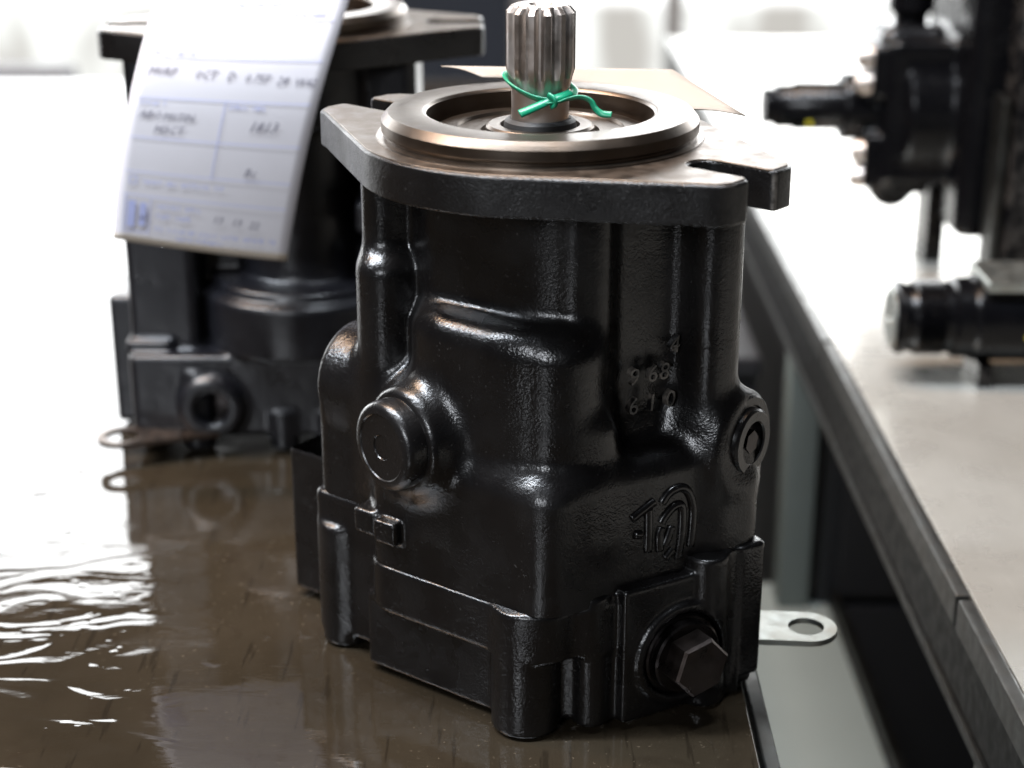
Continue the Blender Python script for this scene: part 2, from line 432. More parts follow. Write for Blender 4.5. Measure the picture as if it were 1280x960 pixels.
def bench_wet():
    t = NT('bench_top_steel'); c = t.coord()
    n = t.noise(c, 14, 4, .6); st = t.noise(t.mapping(c, (1, .1, 1)), 300, 2)
    t.l(t.mix(t.ramp(n, [(.3, 0.0), (.7, 1.0)]), (0.43, 0.425, 0.39), (0.375, 0.365, 0.33)), t.b.inputs['Base Color'])
    setp(t.b, Metallic=.6); t.l(t.ramp(t.noise(c, 40, 3), [(.3, .24), (.7, .34)]), t.b.inputs['Roughness'])
    t.l(t.bump(t.math('ADD', st, t.noise(c, 22, 3)), .10, .0012), t.b.inputs['Normal']); return t.m
M_BENCHTOP = bench_wet()

# ------------------------------------------------------------------ setting
fl = box('floor', (-4500, -3000, -840), (4500, 4200, -800), M_FLOOR, None, 0); tag(fl, kind='structure')
WY = 3250.0
def wall_piece(name, lo, hi):
    o = box(name, lo, hi, M_WALL, None, 0); return tag(o, kind='structure')
wall_piece('wall', (-4500, WY+20, 1650), (4500, WY+140, 2700))
wall_piece('wall', (-4500, WY+20, -800), (4500, WY+140, -735))
def window(x0, x1, bars, label, group):
    w = empty('window', ((x0+x1)/2, WY, -735)); tag(w, label, 'window', group)
    cx = (x0+x1)/2
    xs = [x0]+bars+[x1]
    box('sill', (x0-cx, -30, 0), (x1-cx, 90, 40), M_WINFRAME, w, 4)
    box('head', (x0-cx, -20, 2345), (x1-cx, 90, 2385), M_WINFRAME, w, 4)
    for i, x in enumerate(xs):
        h = 11 if 0 < i < len(xs)-1 else 14
        box('mullion', (x-cx-h*1.6, -18, 41), (x-cx+h*1.6, 60, 2344), M_WINFRAME, w, 4)
    for a, b in zip(xs, xs[1:]):
        bm = bmesh.new()
        vs = [bm.verts.new(p) for p in ((a-cx+20, 20, 40), (b-cx-20, 20, 40), (b-cx-20, 20, 2345), (a-cx+20, 20, 2345))]
        bm.faces.new(vs); bmobj('pane', bm, M_PANE, w)
window(-3400, -350, [-2500, -1650], 'wide overexposed window at the back left behind the rear pump', None)
window(10, 3000, [345, 1350], 'wide overexposed window at the back right behind the machined shaft', None)
box_p = box('pillar', (-330, WY-60, -800), (-10, WY+18, 2700), M_PILLAR, None, 6)
tag(box_p, 'dark blue-black pillar between the bright windows, left of the shaft', 'pillar')

ht = empty('heater_panel', (-1500, 2420, -800)); tag(ht, 'low grey heater panel below the back left window, far left', 'heater')
box('panel', (-900, -30, 60), (735, 40, 590), M_WALL, ht, 12)
for hx in (-700, 500): box('foot', (hx-30, -25, 0), (hx+30, 35, 58), M_WALL, ht, 4)

# work table carrying the two pumps
tb = empty('work_table', (-600, 500, 0)); tag(tb, 'brown oily steel work table, wet, under the two standing pumps', 'table')
TA = R(0.0)
prism('tabletop', [(-1400, -900), (668, -900), (672, -500), (668, 640), (-1400, 640)], -14, 0, M_TABLE, tb, .8)
prism('edge_rail', [(669.5, -900), (675, -900), (679, -500), (675, 640), (669.5, 640), (673.5, -500)], -46, -2, M_FRAME, tb, 1)
box('back_rail', (-1400, 641.5, -30), (668, 660, -3), M_FRAME, tb, 2)
for lx, ly in ((-1360, -860), (620, -860), (-1360, 600), (600, 600)):
    box('leg', (lx-20, ly-20, -800), (lx+20, ly+20, -15), M_FRAME, tb, 3)

# bench on the right
bn = empty('steel_bench', (167, 500, 0)); tag(bn, 'long grey steel bench on the right carrying the lying pumps', 'bench')
box('benchtop', (2, -900, -4), (900, 900, 0), M_BENCHTOP, bn, .6)
for y0, y1 in ((-900, -455), (-452, -152), (-149, 190), (193, 900)):
    box('edge_angle', (-5, y0, -12), (1, y1, 1.5), M_EDGE, bn, 1.2)
box('apron', (-2, -900, -42), (6, 900, -13), M_DARKFRAME, bn, 1)
box('apron_lip', (-4, -900, -47), (8, 900, -42.5), M_FRAME, bn, .8)
for y in (-470, 26, 870):
    box('leg', (7, y-12, -250), (28, y+12, -47.5), M_POST, bn, 1.5)
box('leg_plate', (7, -900, -800), (40, -860, -48), M_FRAME, bn, 2)
sh = empty('lower_shelf', (120, 500, -250)); tag(sh, 'pale grey steel shelf low between the table and the bench', 'shelf')
box('plate', (-70, -900, -4), (90, 52, 0), M_SHELF, sh, .5)
box('folded_edge', (91, -900, -4), (97, 52, 10), M_FRAME, sh, .8)
box('leg', (-60, -880, -550), (-30, -850, -4.5), M_FRAME, sh, 1); box('leg', (-60, 15, -550), (-30, 45, -4.5), M_FRAME, sh, 1)
cab = empty('steel_cabinet', (345, 690, -800)); tag(cab, 'black cabinet in the shade under the right bench', 'cabinet')
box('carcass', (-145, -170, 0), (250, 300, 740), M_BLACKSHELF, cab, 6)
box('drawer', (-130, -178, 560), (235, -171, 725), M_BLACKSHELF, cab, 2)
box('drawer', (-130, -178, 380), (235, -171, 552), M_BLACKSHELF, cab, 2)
lathe('drawer_knob', [(0, 0), (9, 0), (11, 7), (7, 10), (0, 11)], M_DARKSTEEL, cab, 24, axis_matrix((-85, -178.5, 575), (0, -1, 0)))
bn2 = empty('shade_box', (118, 850, -800)); tag(bn2, 'black box added as the shade in the gap between the table and the bench', 'shade box')  # black box added to make the gap dark
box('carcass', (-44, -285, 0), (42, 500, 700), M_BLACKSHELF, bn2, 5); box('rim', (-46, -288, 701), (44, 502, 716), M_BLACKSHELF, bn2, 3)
pl = box('floor_shade', (225, -700, -799), (1100, 800, -792), M_BLACKSHELF, None, 1); tag(pl, 'black sheet added on the floor as the shade under the bench', 'mat')  # dark sheet put in for the shade below the bench

# ------------------------------------------------------------------ pump pieces shared by the two standing pumps
def flange_outline(slot=True):
    # half profile of the two-bolt flange, long axis X ; slots open outward
    L, tw, mid = 85.0, 18.0, 58.0
    sw, se = 6.6, 66.0
    def side(s):
        pts = []
        pts += [(L-4, -tw-2.0)] if False else []
        return pts
    def arc(cx, cy, r, a0, a1, n):
        return [(cx+r*math.cos(R(a0+(a1-a0)*i/n)), cy+r*math.sin(R(a0+(a1-a0)*i/n))) for i in range(n+1)]
    right = []
    # right tip from lower corner to upper corner, with slot
    low = [(L-7, -tw-3.2), (L-2.5, -tw-1.0), (L, -tw+3)]
    slot_pts = [(L, -sw-1.2), (L-1.4, -sw)] + arc(se, 0, sw, -90, -270, 12) + [(L-1.4, sw), (L, sw+1.2)]
    up = [(L, tw-3), (L-2.5, tw+1.0), (L-7, tw+3.2)]
    right = low+slot_pts+up
    top = arc(0, 0, 59.0, 62, 118, 10)
    bot = [(-x, -y) for x, y in top]
    left = [(-x, -y) for x, y in right]
    return right+top+left+bot
def spline_shaft(parent, z0, zs, z1, r=11.0, rr=9.2, teeth=13):
    """shaft: plain neck, splined head whose grooves run out, chamfer and centre hole"""
    n = teeth*12; bm = bmesh.new()
    prof = [(z0, rr, 0), (zs-9, rr, 0), (zs-7, rr+.05, .0), (zs-2.5, r*.93, .35), (zs, r, .9), (zs+1.5, r, 1), (z1-2.2, r, 1), (z1-.5, r-1.6, .45), (z1, r-2.6, .05)]
    rings = []
    for z, rad, d in prof:
        ring = []
        for k in range(n):
            a = 2*math.pi*k/n; ph = (k % 12)/12
            g = (1, 1, .7, .3, 0, 0, 0, 0, 0, .3, .7, 1)[k % 12]
            # groove depth at this height
            base = rad if z < zs-8 else max(rad - 2.1*d*g, rr-.9 if d > .3 else rad-.6)
            ring.append(bm.verts.new((base*math.cos(a), base*math.sin(a), z)))
        rings.append(ring)
    for a, b in zip(rings, rings[1:]):
        for k in range(n): bm.faces.new((a[k], a[(k+1) % n], b[(k+1) % n], b[k]))
    # top with centre hole
    prev = rings[-1]
    for rad, z in ((4.2, z1), (3.2, z1-1.0), (2.6, z1-5)):
        ring = [bm.verts.new((rad*math.cos(2*math.pi*k/n), rad*math.sin(2*math.pi*k/n), z)) for k in range(n)]
        for k in range(n): bm.faces.new((prev[k], prev[(k+1) % n], ring[(k+1) % n], ring[k]))
        prev = ring
    bm.faces.new(prev)
    return bmobj('shaft', bm, M_SHAFT, parent, 18)
def top_end(parent, rot=0.0):
    """mounting flange with machined face, pilot ring, seal and shaft"""
    fo = flange_outline()
    c, s = math.cos(rot), math.sin(rot)
    fo = [(x*c-y*s, x*s+y*c) for x, y in fo]
    fl_ = prism('mounting_flange', fo, 179.2, 191.6, M_FLANGE, parent, 1.3, 3)
    # machined top face of the flange, a thin cut skin inside the painted rim
    prism('machined_face', [(x*.985, y*.985) for x, y in fo], 191.0, 192.0, M_FACE, fl_, .25, 1)
    ring = lathe('pilot_ring', [(36.6, 186), (36.4, 199.0), (37.0, 199.8), (37.6, 200), (48.6, 200), (50.3, 198.2), (50.8, 197.5), (50.8, 194.4), (50.1, 193.6), (50.1, 192.8), (52.4, 192.5), (52.8, 191.5)], M_RING, parent, 160)
    lathe('bore_floor', [(36.5, 192.6), (33.5, 192.6), (32.8, 194.2), (27, 194.4), (26.4, 193.4), (19, 193.4), (18.4, 191.8), (0, 191.8)], M_RING, ring, 96)
    sl = lathe('shaft_seal', [(17.6, 190.5), (17.4, 194.6), (16.4, 195.4), (12.8, 195.2), (12.2, 193.0), (9.0, 193.0)], M_RING, parent, 80)
    lathe('seal_lip', [(12.1, 192.6), (11.4, 196.4), (10.0, 197.4), (9.1, 196.6)], M_GASKET, sl, 64)
    for a in (246,):
        lathe('cap_screw', [(0, 197), (1.2, 197), (1.4, 198.1), (2.9, 198.1), (3.1, 197.6), (3.1, 193)], M_SHAFT, parent, 24, Matrix.Translation((29.8*math.cos(R(a)), 29.8*math.sin(R(a)), -3.0)))
    spline_shaft(parent, 189, 213, 233)

# ------------------------------------------------------------------ front pump
ANG = R(-37)
fp = empty('hydraulic_pump', (0, 0, 0), ANG)
tag(fp, 'black cast hydraulic pump standing shaft up in front, green tie on its shaft', 'pump', 'pumps standing on the wet table')
FA = R(-23)                                                            # the right-hand faces stand at an angle to the left ones
FM = Matrix.Rotation(FA, 4, 'Z')
h = Cast((-96, -66, 46.4), (90, 70, 182), .85)
h.cyl((0, 0), 2, 100, 185, 33.5, 1, 3)                                 # neck
h.rbox((-52, -24, 60), (-22, 20, 185), 2, 4, rz=6)                     # web behind the left rib
h.cyl((-46, -24), 2, 60, 185, 7.5, 2, 5)                               # left rib
h.cyl((-34, 36), 2, 60, 185, 10, 2, 6)
h.fr = FA
h.rbox((0, -10, 80), (37.5, 46, 185), 2, 5, rz=5)
h.cyl((39, 40), 2, 60, 185, 11, 2, 9)                                  # right rib
WF = R(37); h.fr = WF                                                  # neck and middle body face the front corner
h.rbox((-40, -36, 100), (25, 10, 185), 2, 4, rz=9)
h.fr = 0; h.rbox((-90, -90, 90), (26, -28.5, 195), 2, 9, 's'); h.fr = WF
h.rbox((-42, -47.5, 60), (20.5, 5, 139), 10.5, 5, rz=14)                 # middle body with its sloping shoulder
h.rbox((-25, -44, 60), (26, 5, 112), 8, 6, rz=10)
h.fr = 0; h.rbox((-90, -90, 40), (26, -41.5, 160), 2, 10, 's')
h.cyl((-46, -24), 2, 60, 185, 7.5, 2, 4); h.cyl((-43, -27), 2, 60, 151, 10, 6, 6)      # left rib, thicker below
h.fr = 0
h.rbox((-42, -45, 20), (39.5, 41, 93), 9.5, 6, rz=11)                  # square lower body
h.fr = FA
h.rbox((10, -21, 20), (50, 57, 95), 9, 5, rz=11)                       # angled lower face
h.rbox((20, 34, 20), (53, 57.5, 84), 7, 6, rz=8)
h.rbox((37.6, 7.5, 104), (70, 27, 180), 6, 12, 's', rz=6)              # recess with the cast digits
h.fr = 0
h.cyl((29, 92), 0, 22, 64, 17, 2.5, 8)                                 # right port boss
h.rbox((-75, -33, 20), (-30, 32, 98), 8, 4, rz=6)                    # side block
h.cyl((-16, 100), 0, -70, -30, 20, 3, 4)                               # round side bulge
PB = R(-12); h.fr = PB
h.cyl((-10, 96), 1, -52, -20, 18, 3, 10)                          # left port boss
h.fr = 0
h.rbox((-33, -49.5, 57), (-23, -38, 65.5), 1.5, 1.5, rz=1.5)             # nub
h.rbox((-44, -47, 57), (-34, -38, 66), 1.2, 2, rz=2)
h.build('housing', M_PAINT, fp)
e = Cast((-110, -56, -1.5), (90, 70, 62), .85)
e.rbox((-43, -45.6, 29), (38, 40, 46.6), .9, 2, rz=12)                   # cover strip
e.rbox((-46, -40, 2.5), (13, 38, 31), 1.2, 2, rz=3)
e.rbox((-10, -20, 3), (40, 40, 45), 2, 2, rz=4)
e.cyl((22, -36.5), 2, .8, 46.4, 11.5, 1.2, 2)                          # corner bolt boss
e.rbox((-75.5, -33.5, 5), (-38, 33, 60), 2, 2, rz=4)
e.cyl((-66, -28), 2, .8, 48, 8.5, 1.4, 3)
e.rbox((-106, -14, 3), (-66, 26, 62), 2, 2, rz=2)
e.fr = FA
e.rbox((0, -16, 3), (45, 54, 46), 2, 2, rz=5); e.rbox((0, -20, 29), (50.6, 54, 46.6), .9, 2, rz=12)
e.rbox((36, .5, 2.5), (54.5, 34, 51.5), 1.0, 1.5, rz=1.2)              # port pad
e.cyl((46, -7), 2, 2, 50, 5.5, 1.2, 2)
e.rbox((40, -7, 2.5), (50, 8, 50), 1, 2, rz=3)
e.cyl((50.5, 35.5), 2, 1, 56.5, 7.8, 1.0, 1.6)
e.rbox((30, 40, 1), (55.5, 57.5, 57), 1.4, 1.6, rz=3)
e.cyl((57, 44.6), 2, -5, 70, 2.6, .8, 1.5, 's')
e.cyl((23.5, 23.5), 0, 50, 56.2, 18.5, 1.0, 1.2)
e.cyl((23.5, 23.5), 0, 53, 70, 15.2, .6, .8, 's')
e.rbox((50, 48, -8), (70, 75, 7), .5, .5, 's', rz=.5)
e.fr = 0
e.build('end_cover', M_PAINT, fp)
box('gasket', (-38, -38.5, 45.6), (34, 38, 47.2), M_GASKET, fp, .2)
top_end(fp, R(-4))
# threaded plug in the left port
pg = lathe('port_plug', [(15.2, -3), (15.2, 5.4), (14.5, 6.9), (13.0, 7.7), (11.4, 7.9), (11.0, 7.5), (4.4, 7.5), (4.1, 7.1), (0, 7.1)], M_PAINT, fp, 56, Matrix.Rotation(PB, 4, 'Z') @ axis_matrix((-10, -51.6, 96), (0, -1, 0)), 40)
# socket plug in the right port
lathe('socket_plug', [(15.6, -1), (15.6, .9), (14.9, 1.5), (12.4, 1.5), (12.0, .6), (11.6, .6), (11.4, 3.2), (10.6, 4.0), (7.4, 4.0), (7.0, 3.4)], M_PAINT2, fp, 56, axis_matrix((63.4, 29, 92), (1, 0, 0)), 30)
def hex_bm(af, z0, z1, cham=1.2, hole=None):
    bm = bmesh.new(); rc = af/math.sqrt(3)
    lv = [(z0, 1.0), (z1-cham, 1.0), (z1, 1-cham*.9/rc)]
    rings = [[bm.verts.new((rc*q*math.cos(R(60*k+12)), rc*q*math.sin(R(60*k+12)), z)) for k in range(6)] for z, q in lv]
    for a, b in zip(rings, rings[1:]):
        for k in range(6): bm.faces.new((a[k], a[(k+1) % 6], b[(k+1) % 6], b[k]))
    bm.faces.new(rings[-1]); bm.faces.new(rings[0][::-1]); return bm
bm = hex_bm(7.2, -1, 3.3, .1); bmesh.ops.transform(bm, matrix=axis_matrix((63.4, 29, 92), (1, 0, 0)), verts=bm.verts)
bmobj('hex_socket', bm, M_DARKSTEEL, fp)
hp = lathe('hex_plug', [(14.6, -1), (14.6, 1.2), (13.8, 1.8), (13.0, 1.8), (13.0, 4.4), (12.3, 5.0), (0, 5.0)], M_DARKSTEEL, fp, 56, FM @ axis_matrix((54.0, 23.5, 23.5), (1, 0, 0)), 30)
bm = hex_bm(18.5, 4.5, 13.5, 1.0); bevel(bm, .5, 2); bmesh.ops.transform(bm, matrix=FM @ axis_matrix((54.0, 23.5, 23.5), (1, 0, 0)), verts=bm.verts)
bmobj('hex_head', bm, M_BOLT, hp, 25)
# cover screws showing at the foot of the corner bosses
for x, y in ((22, -36.5), (-66, -28), tuple((FM @ Vector((50.5, 35.5, 0)))[:2])):
    lathe('screw_end', [(0, 0.1), (5.4, 0.1), (6.0, .6), (6.0, 2.0)], M_DARKSTEEL, fp, 32, Matrix.Translation((x, y, 0)))
# lifting tab
def tab(parent, base, hole, r=11.0, rh=6.4, z=11.0, th=2.2, mat=None):
    b = Vector((base[0], base[1])); hc = Vector((hole[0], hole[1])); d = (hc-b).normalized(); nrm = Vector((-d.y, d.x))
    ang = math.atan2(d.y, d.x); n = 28
    outer = [b-nrm*r]+[hc+Vector((math.cos(ang-math.pi/2+math.pi*i/n), math.sin(ang-math.pi/2+math.pi*i/n)))*r for i in range(n+1)]+[b+nrm*r]
    bm = bmesh.new(); geo = []
    ov = [bm.verts.new((p.x, p.y, 0)) for p in outer]
    m = 40; hv = [bm.verts.new((hc.x+rh*math.cos(2*math.pi*k/m), hc.y+rh*math.sin(2*math.pi*k/m), 0)) for k in range(m)]
    es = [bm.edges.new((ov[i], ov[(i+1) % len(ov)])) for i in range(len(ov))]+[bm.edges.new((hv[i], hv[(i+1) % m])) for i in range(m)]
    bmesh.ops.triangle_fill(bm, edges=es, use_beauty=True, use_dissolve=False)
    r_ = bmesh.ops.extrude_face_region(bm, geom=list(bm.faces))
    bmesh.ops.translate(bm, vec=(0, 0, th), verts=[v for v in r_['geom'] if isinstance(v, bmesh.types.BMVert)])
    bmesh.ops.translate(bm, vec=(0, 0, z-th), verts=bm.verts)
    return bmobj('lifting_tab', bm, mat or M_ZINC, parent, 30)
tab(fp, (38, 38), (74.9, 61.2), z=12)
# raised cast digits in the recess
def on_x_plane(vf, X, Y, Z, sc=1):
    return [(X+p[2], Y+p[0]*sc, Z+p[1]*sc) for p in vf[0]], vf[1]
rows = [('9 68', 9.5, 116.5), ('6 1 0', 9.5, 106.5), ('4', 25, 125)]
V, F = merge_vf([on_x_plane(text_vf(t_, 8.2, 1.2, 'LEFT', .1, 2, 1.1), 38.9, y, z) for t_, y, z in rows])
pymesh('cast_digits', [tuple(FM @ Vector(p)) for p in V], F, M_PAINT2, fp, False)
# raised emblem on the lower body
EMB = [[(5.2, 80.0), (9.2, 82.0), (13.9, 84.4)],
       [(6.5, 74.1), (9.0, 73.6)],
       [(11.7, 82.3), (11.9, 75.6), (11.9, 66.8)],
       [(16.9, 82.9), (19.5, 85.9), (23.6, 87.0), (27.0, 85.1), (29.3, 79.2), (29.4, 71.6), (28.8, 64.9)],
       [(16.9, 75.9), (18.9, 78.6), (22.0, 80.8), (24.8, 80.1), (25.3, 73.8), (24.9, 67.5), (24.0, 61.4)],
       [(21.1, 73.9), (19.7, 70.0), (18.4, 67.4)],
       [(17.2, 74.4), (16.2, 71.3), (16.6, 66.1)],
       [(21.9, 65.3), (19.0, 62.6)]]
parts = []
for st in EMB:
    p = catmull([(50.1, y, z-5) for y, z in st], 6)
    parts.append(ribbon_tube(p, 1.6, 1.2, (1, 0, 0), 10))
V, F = merge_vf(parts); pymesh('cast_emblem', [tuple(FM @ Vector(p)) for p in V], F, M_PAINT2, fp)

# ------------------------------------------------------------------ green wire tie on the shaft
def wt():
    loop = [(11.4*math.cos(R(a)), 11.4*math.sin(R(a)), 206.5+4.6*math.cos(R(a-185))) for a in range(-20, -280, -20)]
    o = empty('wire_tie', (0, 0, 0)); tag(o, 'green plastic-coated wire tie knotted round the splined shaft', 'wire tie')
    V1 = ribbon_tube(catmull([(10.2, -4.5, 204.8), (10.6, 2, 206.2), (5, 10.2, 208.5), (-5, 9.8, 210.2), (-10.7, 1.5, 211), (-10.4, -4.2, 209.6), (-6.6, -8.6, 207.4), (-2, -10.6, 205.6), (2.2, -11.2, 204.8), (6, -10.2, 205.4)], 8), 1.25, .55, (0, 0, 1), 10, 1.2)
    pymesh('loop', *V1, M_GREEN, o)
    V2 = ribbon_tube(catmull([(9.4, -7.6, 206.6), (6.5, -10.2, 206.0), (3.4, -11.6, 205.2), (-1, -12.8, 203.4), (-6.6, -14.6, 201.3)], 8), 1.5, .75, (.3, -.3, 1), 10, .4)
    pymesh('short_end', *V2, M_GREEN, o)
    V3 = ribbon_tube(catmull([(1, -12.2, 204.2), (5, -12.4, 204.4), (8.6, -12.6, 205.6), (12.5, -14.0, 206.4), (15.4, -15, 205.4), (16.8, -15.6, 203.2), (18.8, -16.8, 201.8), (21.8, -17.4, 201.6)], 8), 1.05, .45, (0, 0, 1), 10, 2.2)
    pymesh('long_end', *V3, M_GREEN, o)
    V4 = ribbon_tube(catmull([(2.4, -11.8, 206.6), (4.2, -13.0, 205.6), (4.6, -12.9, 204.2), (3.2, -12.0, 203.2)], 6), 1.3, .8, (1, 0, 0), 10)
    pymesh('knot', *V4, M_GREEN, o)
wt()
# ------------------------------------------------------------------ card lying behind the pilot ring
def card():
    P1 = np.array((-34., 63, 202.3)); P2 = np.array((47., 56, 202.3)); P3 = np.array((68.5, 21, 190.0+3.2))
    ring = []
    for a in np.linspace(112, 28, 15):
        z = 201.2 - (112-a)/84*6.5
        ring.append(np.array((51.8*math.cos(R(a)), 51.8*math.sin(R(a)), z)))
    # strip between the ring side and the outer edge of the card
    outer = [P1+(P2-P1)*t for t in np.linspace(0, 1, 9)] + [P2+(P3-P2)*t for t in np.linspace(.16, 1, 6)]
    n = len(ring); vs = []; fs = []; m = 5
    for i in range(n):
        for j in range(m+1):
            t = j/m; p = ring[i]*(1-t)+outer[i]*t
            vs.append(tuple(p+np.array((0, 0, .9*math.sin(math.pi*t)))))
    for i in range(n-1):
        for j in range(m): fs.append((i*(m+1)+j, i*(m+1)+j+1, (i+1)*(m+1)+j+1, (i+1)*(m+1)+j))
    o = pymesh('paper_card', vs, fs, M_CARD, None)
    md = o.modifiers.new('thickness', 'SOLIDIFY'); md.thickness = .0004
    tag(o, 'beige card tag lying behind the turned ring of the front pump', 'tag')
    # faint printed smudge lines on the card
    return o
card()

# ------------------------------------------------------------------ rear pump
RX, RY = -107, 236
rp = empty('hydraulic_pump', (RX, RY, 0), 0.0)
tag(rp, 'black hydraulic pump standing behind, half hidden by its hanging paper tag', 'pump', 'pumps standing on the wet table')
g = Cast((-98, -60, -1.5), (60, 56, 182), 1.25)
g.cyl((0, 0), 2, 60, 186, 29, 1, 3)
g.cyl((0, 0), 2, 150, 186, 40, 4, 6)
g.cyl((0, -4), 2, 46, 73, 47, 3, 2)                                    # drum
g.cyl((0, -4), 2, 66, 78, 42, 2, 3)
g.rbox((-78, -30, 44), (-46, 34, 104), 3, 3, rz=4)
g.rbox((-74, -24, 90), (-44, 20, 186), 2, 3, rz=4)
g.rbox((30, -30, 60), (56, 30, 186), 2, 3, rz=6); g.rbox((-60, -6, 60), (10, 30, 186), 2, 3, rz=6)
g.rbox((28, -38, 80), (52, 0, 92), 2, 3, rz=3); g.rbox((28, -38, 104), (52, 0, 118), 2, 3, rz=3)
g.rbox((-78, -41, 8), (48, 40, 47), 2, 2, rz=5)                        # base
g.rbox((-92, -10, 3), (-70, 36, 66), 2, 2, rz=3); g.rbox((-80, -34, 46), (-58, 10, 52), 1, 2, rz=3)
g.cyl((-40, 23), 1, -46, -20, 14.5, 2, 4)                                # port boss
g.cyl((-40, 23), 1, -60, -30, 7.6, .5, 1, 's')
g.cyl((-48, -34), 2, 1, 40, 8, 1.5, 3); g.cyl((34, -34), 2, 1, 40, 9, 1.5, 3); g.cyl((-8, -36), 2, 1, 20, 7, 1.5, 3); g.cyl((14, -36), 2, 1, 20, 7, 1.5, 3)
g.build('housing', M_PAINT_REAR, rp)
lathe('port_seat', [(7.5, -12), (7.5, -1.5), (6.6, -1.5), (6.0, -6), (0, -7)], M_DARKSTEEL, rp, 40, axis_matrix((-40, -41, 23), (0, -1, 0)))
top_end(rp, R(3))
tab(rp, (-40, -36), (-81, -50), z=12, r=11, rh=7.6, mat=M_TABREAR)

